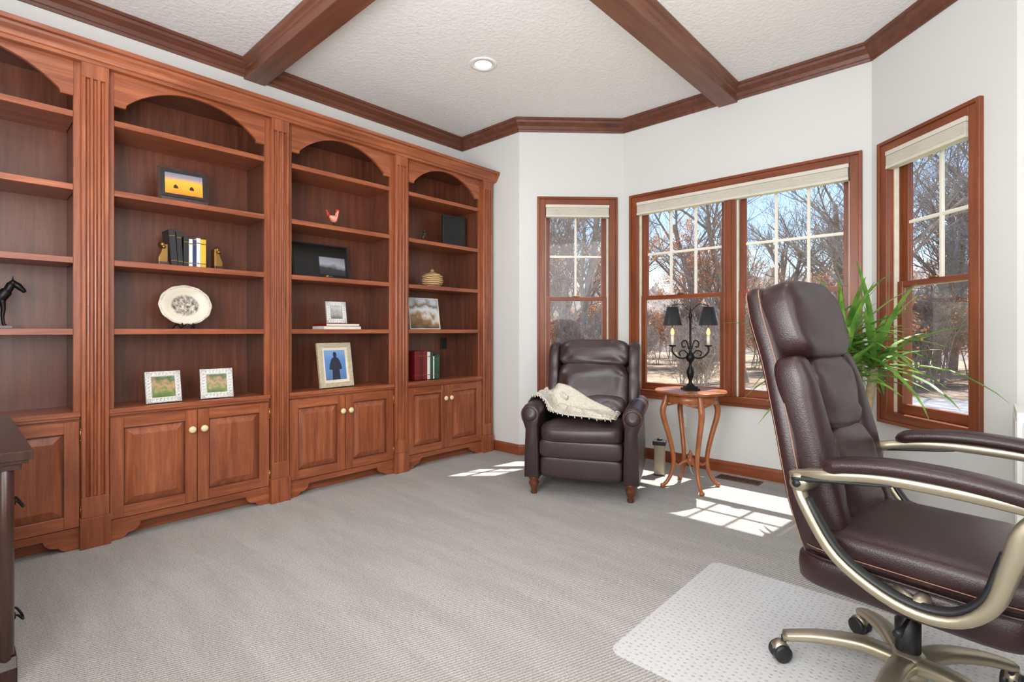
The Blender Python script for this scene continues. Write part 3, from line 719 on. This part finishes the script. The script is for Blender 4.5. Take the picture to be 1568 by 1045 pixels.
b.finish('floor_vent', (2.12, 4.12, 0), 0, .001, seg=1)
b = B(); b.box(-.04, .04, -.04, .04, 0, .24, M_champ); b.box(-.05, .05, -.05, .05, .24, .275, M_blackp); b.box(-.045, .045, -.045, .045, 0, .01, M_blackp); b.tube([(0, 0, .27), (0, 0, .29)], .02, M_blackp, 12)
b.finish('air_purifier', (1.60, 3.85, 0), radians(20), .006)

# ------------------------------------------------------------ plant
b = B()
b.lathe([(0, 0), (.11, 0), (.12, .02), (.155, .27), (.165, .28), (.165, .30), (.15, .30), (.145, .27), (0, .27)], M_pot, seg=32, cap=False)
b.lathe([(0, .272), (.146, .272)], M_soil, seg=32, cap=False)
heads = [((-.02, .0, 1.05), (.0, .0)), ((-.17, -.04, .99), (-.05, .0)), ((.12, .02, .95), (.06, .02)), ((.0, -.10, .88), (.02, -.06)), ((-.06, .10, .92), (-.02, .05))]
for (h, q) in heads:
    b.tube(catmull([(q[0], q[1], .27), (q[0]*1.2, q[1]*1.2, .55), h]), .022, M_cane, 10)
for hi, (h, q) in enumerate(heads):
    nl = 40 if hi == 0 else 27
    for i in range(nl):
        a = i*2.39996+hi; f = i/nl
        el = radians(80-74*f**.9+random.uniform(-9, 9)); Ln = random.uniform(.42, .66)*(1 if hi == 0 else .92)
        dirh = Vector((cos(a), sin(a), 0)); sd = Vector((-sin(a), cos(a), 0))
        if dirh.y > .35 or (dirh.x > .3 and dirh.y > -.2): Ln *= .78
        prev = None; n = 9; pos = Vector(h)+Vector((0, 0, .05*(1-f)-.03)); e = el
        for k in range(n+1):
            t = k/n; w = .021*(sin(pi*min(1, t*.93+.07))**.55)*(1-t*.5)
            if k == n: w = .001
            up = (dirh*(-sin(e))+Vector((0, 0, cos(e))))
            c = pos
            vs = [b.V(c-sd*w+up*w*.45), b.V(c), b.V(c+sd*w+up*w*.45)]
            if prev:
                b.F([prev[0], prev[1], vs[1], vs[0]], M_leafg, True); b.F([prev[1], prev[2], vs[2], vs[1]], M_leafg, True)
            prev = vs
            d = dirh*cos(e)+Vector((0, 0, sin(e))); pos = pos+d*Ln/n; e -= radians(random.uniform(1, 7))*(1+f*.8)
b.finish('potted_yucca_plant', (2.95, 3.45, 0))

# ------------------------------------------------------------ office chair
def office():
    b = B(); L = M_leather; C = M_champ
    b.lathe([(0, .075), (.05, .075), (.055, .09), (.05, .135), (.035, .15), (0, .15)], C, seg=24, cap=False)
    for k in range(5):
        a = radians(190+9-72*k); u = Vector((cos(a), sin(a), 0))
        pa = catmull([u*.03+Vector((0, 0, .115)), u*.12+Vector((0, 0, .13)), u*.24+Vector((0, 0, .115)), u*.345+Vector((0, 0, .085))], 4)
        n = len(pa)
        b.tube(pa, [(.024-.010*i/n, .036-.012*i/n) for i in range(n)], C, 14, side=(-sin(a), cos(a), 0), ex=.7)
        cpos = u*.345
        b.tube([cpos+Vector((0, 0, .05)), cpos+Vector((0, 0, .085))], .009, M_blackp, 8)
        ca = a+.6; cs = Vector((-sin(ca), cos(ca), 0)); cc = cpos+Vector((cos(ca)*.012, sin(ca)*.012, .03))
        for s in (-1, 1):
            b.tube([cc+cs*s*.006, cc+cs*s*.024, cc+cs*s*.028], [.03, .03, .022], M_blackp, 20)
        b.tube([cc+cs*-.016+Vector((0, 0, .012)), cc+cs*.016+Vector((0, 0, .012))], .026, M_champ, 14)
    b.lathe([(.0, .10), (.034, .10), (.034, .24), (.028, .245), (.028, .33), (0, .33)], M_blackp, seg=24, cap=False)
    b.box(-.14, .14, -.1, .1, .315, .355, M_blackp); b.box(-.2, -.1, -.04, .04, .30, .35, M_blackp)
    b.tube([(.05, -.1, .335), (.05, -.24, .325), (.05, -.29, .325)], [.006, .006, .012], M_blackp, 8)
    b.sq((.04, 0, .405), (.285, .262, .062), .4, .28, L)
    def sf(p, x, y, z):
        if z > 0: p.z += .016*(1-y*y) - .02*max(0, x-.5)
        p.z += .004*sin(p.x*22)*(1-abs(y))
        return p
    b.sq((.06, 0, .495), (.285, .265, .062), .5, .28, L, fn=sf, nu=20, nv=44)
    ring = [Vector((.058+.284*spw(cos(t), .28), .264*spw(sin(t), .28), .455)) for t in [2*pi*i/72 for i in range(73)]]
    b.tube(ring, .004, L, 6)
    ring = [Vector((.06+.286*spw(cos(t), .28), .2665*spw(sin(t), .28), .48)) for t in [2*pi*i/72 for i in range(73)]]
    b.tube(ring, .0015, M_stitch, 5)
    ctr = [(-.165, .40), (-.195, .50), (-.225, .62), (-.25, .75), (-.285, .9), (-.325, 1.05), (-.37, 1.18), (-.395, 1.27), (-.40, 1.295)]
    wid = [.225, .25, .262, .262, .248, .230, .216, .200, .17]; thk = [.02, .04, .045, .045, .045, .045, .045, .035, .015]
    cc = catmull([(a, 0, c) for a, c in ctr], 3)
    def ip(arr, i): f = i/3; j = int(f); return arr[j] if j >= len(arr)-1 else arr[j]+(arr[j+1]-arr[j])*(f-j)
    secs = []
    for i, p in enumerate(cc):
        t = (cc[min(i+1, len(cc)-1)]-cc[max(0, i-1)]).normalized(); nrm = Vector((t.z, 0, -t.x))
        secs.append((p, nrm*ip(thk, i), (0, ip(wid, i), 0)))
    b.loft(secs, L, seg=32, e=.45)
    for sg in (-1, 1):
        for off in (-.022, .022):
            pth = []
            for i, p in enumerate(cc[2:-2]):
                t = (cc[i+3]-cc[i+1]).normalized(); nrm = Vector((t.z, 0, -t.x))
                pth.append(p+nrm*off+Vector((0, sg*(ip(wid, i+2)*1.0-.003), 0)))
            b.tube(pth, .0018, M_stitch, 5)
    def pad(z0, z1, xo, th, w, e2=.4, wr=.003, ang=-.27, yo=0, e1=.5):
        zc = (z0+z1)/2; h = (z1-z0)/2/cos(ang)
        xs = [c[0] for c in ctr]; zs = [c[1] for c in ctr]
        for j in range(len(zs)-1):
            if zs[j] <= zc <= zs[j+1]: xx = xs[j]+(xs[j+1]-xs[j])*(zc-zs[j])/(zs[j+1]-zs[j])
        M = Matrix.Translation((xx+xo, yo, zc)) @ Matrix.Rotation(ang, 4, 'Y')
        def fn(p, x, y, z):
            if x > 0: p.x += wr*(sin(p.y*45+z*4)+sin(z*12+p.y*16))*(1-abs(z)**4)
            return p
        b.sq((0, 0, 0), (th, w, h), e1, e2, L, M, 20, 36, fn)
    pad(1.04, 1.315, .068, .07, .208, ang=-.30)
    pad(.80, 1.06, .055, .06, .165, ang=-.25, wr=.004)
    pad(.50, .83, .06, .062, .165, ang=-.2, wr=.004)
    for sg in (-1, 1):
        pad(.50, 1.06, .05, .06, .058, ang=-.235, yo=sg*.190, e2=.7, e1=.35)
    for sg in (-1, 1):
        Y = sg*.325
        loop = catmull([(-.20, Y*.95, .695), (-.17, Y, .63), (-.085, Y, .50), (.055, Y, .425), (.17, Y, .425), (.245, Y, .49), (.28, Y, .60), (.305, Y, .68), (.355, Y, .735)], 5)
        n = len(loop)
        rad = [(.014+.022*max(0, (i/n-.5))*1.6, .022) for i in range(n)]
        b.tube(loop, rad, C, 12, side=(0, 1, 0), ex=.5)
        inner = [Vector((.06+(p.x-.06)*.90, p.y-sg*.002, .56+(p.z-.56)*.86)) for p in loop[3:-8]]
        b.tube(inner, (.009, .019), M_blackp, 10, side=(0, 1, 0))
        top = catmull([(-.215, Y*.93, .70), (-.12, Y, .725), (.0, Y, .746), (.12, Y, .750), (.25, Y, .746), (.36, Y, .735), (.39, Y, .715), (.38, Y, .695), (.34, Y, .68), (.31, Y, .66)], 5)
        b.tube(top, (.017, .022), C, 12, side=(0, 1, 0), ex=.5)
        bp = catmull([(-.20, Y*1.0, .70), (-.12, Y, .712), (.0, Y, .728), (.05, Y, .735)], 4)
        b.tube(bp, [(.012*(1-i/len(bp)*.7), .0235) for i in range(len(bp))], M_blackp, 10, side=(0, 1, 0))
        pd = catmull([(-.115, Y, .748), (-.06, Y, .767), (.06, Y, .782), (.2, Y, .780), (.32, Y, .764), (.395, Y, .748)], 5); n = len(pd)
        b.tube(pd, [(.022*min(1, (.35+i*.25), (.35+(n-1-i)*.25)), .044*min(1, (.45+i*.2), (.45+(n-1-i)*.2))) for i in range(n)], L, 18, side=(0, 1, 0), ex=.7)
        for s2 in (-1, 1): b.tube([p+Vector((0, s2*.040, .008)) for p in pd[4:-4]], .0015, M_stitch, 5)
        b.tube([(-.185, Y*.72, .69), (-.185, Y*1.0, .69), (-.185, Y*1.06, .69)], [.03, .03, .022], C, 18)
        b.tube([(-.185, Y*1.06, .69), (-.185, Y*1.085, .69)], .011, M_blackp, 12)
        b.tube([(.1, Y*.7, .43), (.1, Y*1.0, .428)], .02, C, 12)
        b.tube([(.0, sg*.2, .43), (.1, Y, .428)], .016, C, 10)
    return b.finish('office_chair', (3.35, 2.03, .004), radians(-9))
office()
def rr(x0, x1, y0, y1, r):
    pts = []
    for cx, cy, a in ((x1-r, y1-r, 0), (x0+r, y1-r, 90), (x0+r, y0+r, 180), (x1-r, y0+r, 270)):
        for i in range(7): t = radians(a+15*i); pts.append((cx+r*cos(t), cy+r*sin(t)))
    return pts
b = B(); b.prism(rr(2.53, 4.05, 1.60, 2.58, .05), 'z', .001, .004, M_mat); b.finish('chair_floor_mat')

# ------------------------------------------------------------ dark credenza on the left
b = B(); D = M_dark
b.box(.18, 1.17, -1.25, .13, .06, .70, D)
b.prism([(.15, .0), (1.2, .0), (1.2, .05), (1.18, .08), (.17, .08)], 'y', -1.27, .152, D)
b.box(.16, 1.195, -1.27, .162, .695, .715, D); b.box(.14, 1.217, -1.29, .19, .727, .757, D); b.box(.15, 1.207, -1.28, .178, .715, .727, D)
b.tube([(1.165, .125, .06), (1.165, .125, .70)], .022, D, 12)
for z0, z1 in ((.48, .67), (.29, .46), (.1, .27)):
    b.box(.22, .66, .13, .148, z0, z1, D); b.box(.70, 1.14, .13, .148, z0, z1, D)
for y0, y1 in ((-1.2, -.62), (-.56, .07)):
    b.box(1.17, 1.178, y0, y1, .12, .66, D)
for z in (.558, .375, .17):
    for x in (.44, 1.06) if z != .375 else (.44,):
        b.tube(catmull([(x-.035, .148, z+.01), (x-.035, .160, z+.008), (x-.025, .172, z-.012), (x, .176, z-.02), (x+.025, .172, z-.012), (x+.035, .160, z+.008), (x+.035, .148, z+.01)], 4), .004, M_blackm, 7)
        for s in (-1, 1): b.tube([(x+s*.035, .146, z+.01), (x+s*.035, .154, z+.01)], .012, M_blackm, 12)
b.finish('dark_wood_credenza', bevel=.004)
b = B(); b.box(0, .45, 0, .38, 0, .8, M_white)
for z in (.05, .42): b.box(.02, .43, -.012, 0, z, z+.34, M_white); b.box(.16, .29, -.022, -.012, z+.27, z+.285, M_champ)
b.box(-.004, 0, .02, .36, .05, .76, M_white)
b.finish('white_filing_cabinet', (3.625, 3.10, 0), 0, .006)
b = B(); b.box(-.3, .27, -.9, .9, .73, .76, D); b.box(-.28, .25, -.88, .88, .715, .73, D)
for s in (-1, 1):
    b.box(-.25, .24, s*.66-.2, s*.66+.2, .06, .715, D); b.box(-.24, .22, s*.66-.21, s*.66+.21, 0, .06, D)
    for z in (.1, .31, .52): b.box(-.262, -.25, s*.66-.18, s*.66+.18, z, z+.18, D); b.tube(catmull([(-.262, s*.66-.04, z+.1), (-.28, s*.66, z+.09), (-.262, s*.66+.04, z+.1)]), .004, M_brass, 6)
b.box(.2, .22, -.46, .46, .3, .715, D)
b.finish('office_desk', (4.40, 1.85, 0), 0, .004)

# ------------------------------------------------------------ exterior
GZ = -.6
def grassmat(name, a, c, d):
    m, nt, p, out = newmat(name); mp = coords(nt)
    n = noise(nt, mp, .8, 8, .75); r = ramp(nt, [(.38, a), (.5, c), (.62, d)])
    nt.links.new(n.outputs['Fac'], r.inputs[0]); nt.links.new(r.outputs[0], p.inputs['Base Color']); p.inputs['Roughness'].default_value = .95
    return m
b = B(); b.box(-60, 50, 4.9, 70, GZ-.2, GZ, grassmat('leaf_litter', S(122, 104, 88), S(158, 138, 116), S(184, 166, 142))); b.finish('ground_woodland')
b = B(); b.prism([(1.9, 5.0), (20, 5.0), (20, 12.5), (1.0, 12.9), (.6, 9)], 'z', GZ, GZ+.015, grassmat('lawn', S(132, 150, 80), S(168, 176, 108), S(186, 178, 126))); b.finish('ground_lawn')
b = B(); b.prism([(0.5, 13.4), (25, 13.0), (25, 17), (0.5, 17), (-2, 16.3)], 'z', GZ, GZ+.02, plain('asphalt', S(150, 150, 152), .9)); b.finish('road')
def ridgemat():
    m, nt, p, out = newmat('woodland'); mp = coords(nt, (1, 1, .3))
    n = noise(nt, mp, 1.6, 10, .8); r = ramp(nt, [(.38, S(104, 94, 88)), (.5, S(154, 140, 130)), (.62, S(198, 178, 160))])
    nt.links.new(n.outputs['Fac'], r.inputs[0]); nt.links.new(r.outputs[0], p.inputs['Base Color']); p.inputs['Roughness'].default_value = 1
    return m
b = B(); rrr = []
NX = 220
for j in range(7):
    row = []
    for i in range(NX):
        x = -70+125*i/(NX-1); t = j/6
        hgt = (6.6+2.2*mnoise.noise(Vector((x*.12, 2, 0)))+1.3*mnoise.noise(Vector((x*.9, 5, 0)))+.8*mnoise.noise(Vector((x*2.9, 7, 0))))*t
        row.append(b.V((x, 40+9*t+mnoise.noise(Vector((x*.7, t*5, 3)))*1.2, GZ+hgt)))
    rrr.append(row)
RM = ridgemat()
for a, c in zip(rrr[:-1], rrr[1:]):
    for i in range(NX-1): b.F([a[i], a[i+1], c[i+1], c[i]], RM, True)
b.finish('distant_woods')

def tree_mesh(name, seed, H, leaves, stems=1, prob=.75):
    rnd = random.Random(seed); V = []; Fc = []; MI = []
    def ring(p, d, r, n):
        a = d.orthogonal().normalized(); c = d.cross(a)
        i0 = len(V)
        for k in range(n): t = 2*pi*k/n; V.append(p+a*r*cos(t)+c*r*sin(t))
        return i0
    def grow(p, d, L, r, lev):
        n = 6 if lev == 0 else (4 if lev < 3 else 3); k = 5 if lev == 0 else 3
        i0 = ring(p, d, r, n); pts = [(p, d, r)]
        for s in range(k):
            d = (d+Vector((rnd.uniform(-1, 1), rnd.uniform(-1, 1), rnd.uniform(-.4, .8)))*(.12+.07*lev)).normalized()
            p = p+d*L/k; r2 = r*(1-(.55 if lev else .45)*(s+1)/k)
            i1 = ring(p, d, r2, n)
            for q in range(n): Fc.append((i0+q, i0+(q+1) % n, i1+(q+1) % n, i1+q)); MI.append(0)
            i0 = i1; pts.append((p, d, r2))
        if lev < 4:
            nb = (9, 6, 4, 4)[lev]
            for q in range(nb):
                f = rnd.uniform(.3 if lev == 0 else .2, 1); j = min(int(f*k), k-1); pp, dd, r0 = pts[j]; pp = pp.lerp(pts[j+1][0], f*k-j)
                ax = dd.orthogonal().normalized(); ax.rotate(Matrix.Rotation(rnd.uniform(0, 2*pi), 3, dd))
                nd = (dd*rnd.uniform(.5, 1.1)+ax*rnd.uniform(.6, 1)+Vector((0, 0, .25))).normalized()
                grow(pp, nd, L*rnd.uniform(.42, .62), max(r0*.5, .006), lev+1)
        if leaves and lev >= 3:
            for (pp, dd, _) in pts[1:]:
                for _ in range(leaves):
                    if rnd.random() < prob:
                        o = pp+Vector((rnd.uniform(-1, 1), rnd.uniform(-1, 1), rnd.uniform(-1, 1)))*.14
                        a = Vector((rnd.uniform(-1, 1), rnd.uniform(-1, 1), rnd.uniform(-1, 1))).normalized()*.05; c = a.orthogonal().normalized()*.03
                        i = len(V); V.extend([o-a, o+c, o+a, o-c]); Fc.append((i, i+1, i+2, i+3)); MI.append(1)
    for s in range(stems):
        off = Vector((rnd.uniform(-.4, .4), rnd.uniform(-.4, .4), 0)) if stems > 1 else Vector((0, 0, 0))
        d0 = Vector((rnd.uniform(-.25, .25), rnd.uniform(-.25, .25), 1)).normalized() if stems > 1 else Vector((rnd.uniform(-.08, .08), 0, 1)).normalized()
        grow(off, d0, H*.6, H*(.015 if stems == 1 else .008), 0)
    me = bpy.data.meshes.new(name); me.from_pydata([tuple(v) for v in V], [], Fc)
    me.materials.append(M_bark); me.materials.append(M_leafo); me.polygons.foreach_set('material_index', MI); me.update()
    return me
bare = [tree_mesh('bare_tree', s, 11, 0) for s in (1, 2, 3)]
oak = [tree_mesh('oak_tree', s, 8, 2, 1, .5) for s in (11, 12)]
shrub = [tree_mesh('shrub', s, 3.0, l, 4, .15) for s, l in ((21, 0), (22, 1))]
def place(nm, me, x, y, s, r):
    o = bpy.data.objects.new(nm, me); scene.collection.objects.link(o); o.location = (x, y, GZ-.05); o.scale = (s, s, s); o.rotation_euler = (0, 0, r)
R2 = random.Random(5)
for i in range(52):
    y = R2.uniform(18, 38); fx = R2.uniform(-1.15, .35); x = 3.5+fx*y
    place('bare_tree', bare[i % 3], x, y, R2.uniform(.8, 1.15), R2.uniform(0, 6))
for (x, y, s) in ((-6.6, 17, .85), (-3.2, 18, .72), (-11.5, 21, .9), (.2, 22, .6), (-7.5, 26, .9), (4.6, 24, .6)):
    place('oak_tree', oak[R2.randrange(2)], x, y, s, R2.uniform(0, 6))
for i in range(60):
    y = R2.uniform(18.5, 32); fx = R2.uniform(-1.15, .4); x = 3.5+fx*y
    place('shrub', shrub[i % 2], x, y, R2.uniform(.7, 1.2), R2.uniform(0, 6))
for i in range(14):
    y = R2.uniform(11, 15); fx = R2.uniform(-1.1, -.42); x = 3.5+fx*y
    place('shrub', shrub[0], x, y, R2.uniform(.6, .9), R2.uniform(0, 6))
place('bare_tree', bare[0], -5.6, 13.2, .8, 1.0); place('bare_tree', bare[1], -8.4, 15.4, .9, 2.0); place('bare_tree', bare[2], -6.9, 12.4, .7, 4.0)

# ------------------------------------------------------------ light
w = bpy.data.worlds.new('World'); scene.world = w; w.use_nodes = True; nt = w.node_tree
bg = nt.nodes['Background']; sky = nt.nodes.new('ShaderNodeTexSky'); sky.sky_type = 'NISHITA'; sky.sun_disc = False
sky.sun_elevation = radians(55); sky.sun_rotation = radians(200); sky.air_density = 1.0; sky.dust_density = .3
nt.links.new(sky.outputs[0], bg.inputs[0]); bg.inputs[1].default_value = .30
sd = bpy.data.lights.new('sun', 'SUN'); sd.energy = 9.5; sd.angle = radians(.6); sd.color = (1, .96, .9)
so = bpy.data.objects.new('sun', sd); scene.collection.objects.link(so)
dirs = Vector((.12, 1, 1.72)).normalized(); so.rotation_euler = dirs.to_track_quat('Z', 'Y').to_euler()
def area(name, loc, target, sx, sy, e, col=(1, 1, 1)):
    l = bpy.data.lights.new(name, 'AREA'); l.shape = 'RECTANGLE'; l.size = sx; l.size_y = sy; l.energy = e; l.color = col
    o = bpy.data.objects.new(name, l); scene.collection.objects.link(o); o.location = loc
    o.rotation_euler = (Vector(target)-Vector(loc)).to_track_quat('-Z', 'Y').to_euler()
area('fill_rear', (3.2, -1.5, 1.7), (1.6, 3, 1.3), 2.6, 2.2, 70, (1, .99, .98))  # added fill behind the camera; the room has no such lamp
area('fill_side', (4.55, .8, 1.8), (0, 2, 1.2), 2.4, 2.0, 54, (1, .99, .98))  # extra unseen fill from the right, added to lift the interior
area('ceiling_fill', (2.6, -.4, 1.5), (2.0, 1.6, 3.07), 1.4, 1.4, 96, (.99, .99, 1))  # added upward fill that brightens the ceiling, not a fixture of the room

# ------------------------------------------------------------ camera
cd = bpy.data.cameras.new('camera'); cam = bpy.data.objects.new('camera', cd); scene.collection.objects.link(cam)
cd.sensor_width = 36; cd.lens = 793/1568*36; cd.shift_y = -15.5/1568; cd.clip_start = .05; cd.clip_end = 300
cam.location = (3.535, 0, 1.15); cam.rotation_euler = (radians(90), 0, radians(42.6))
scene.camera = cam
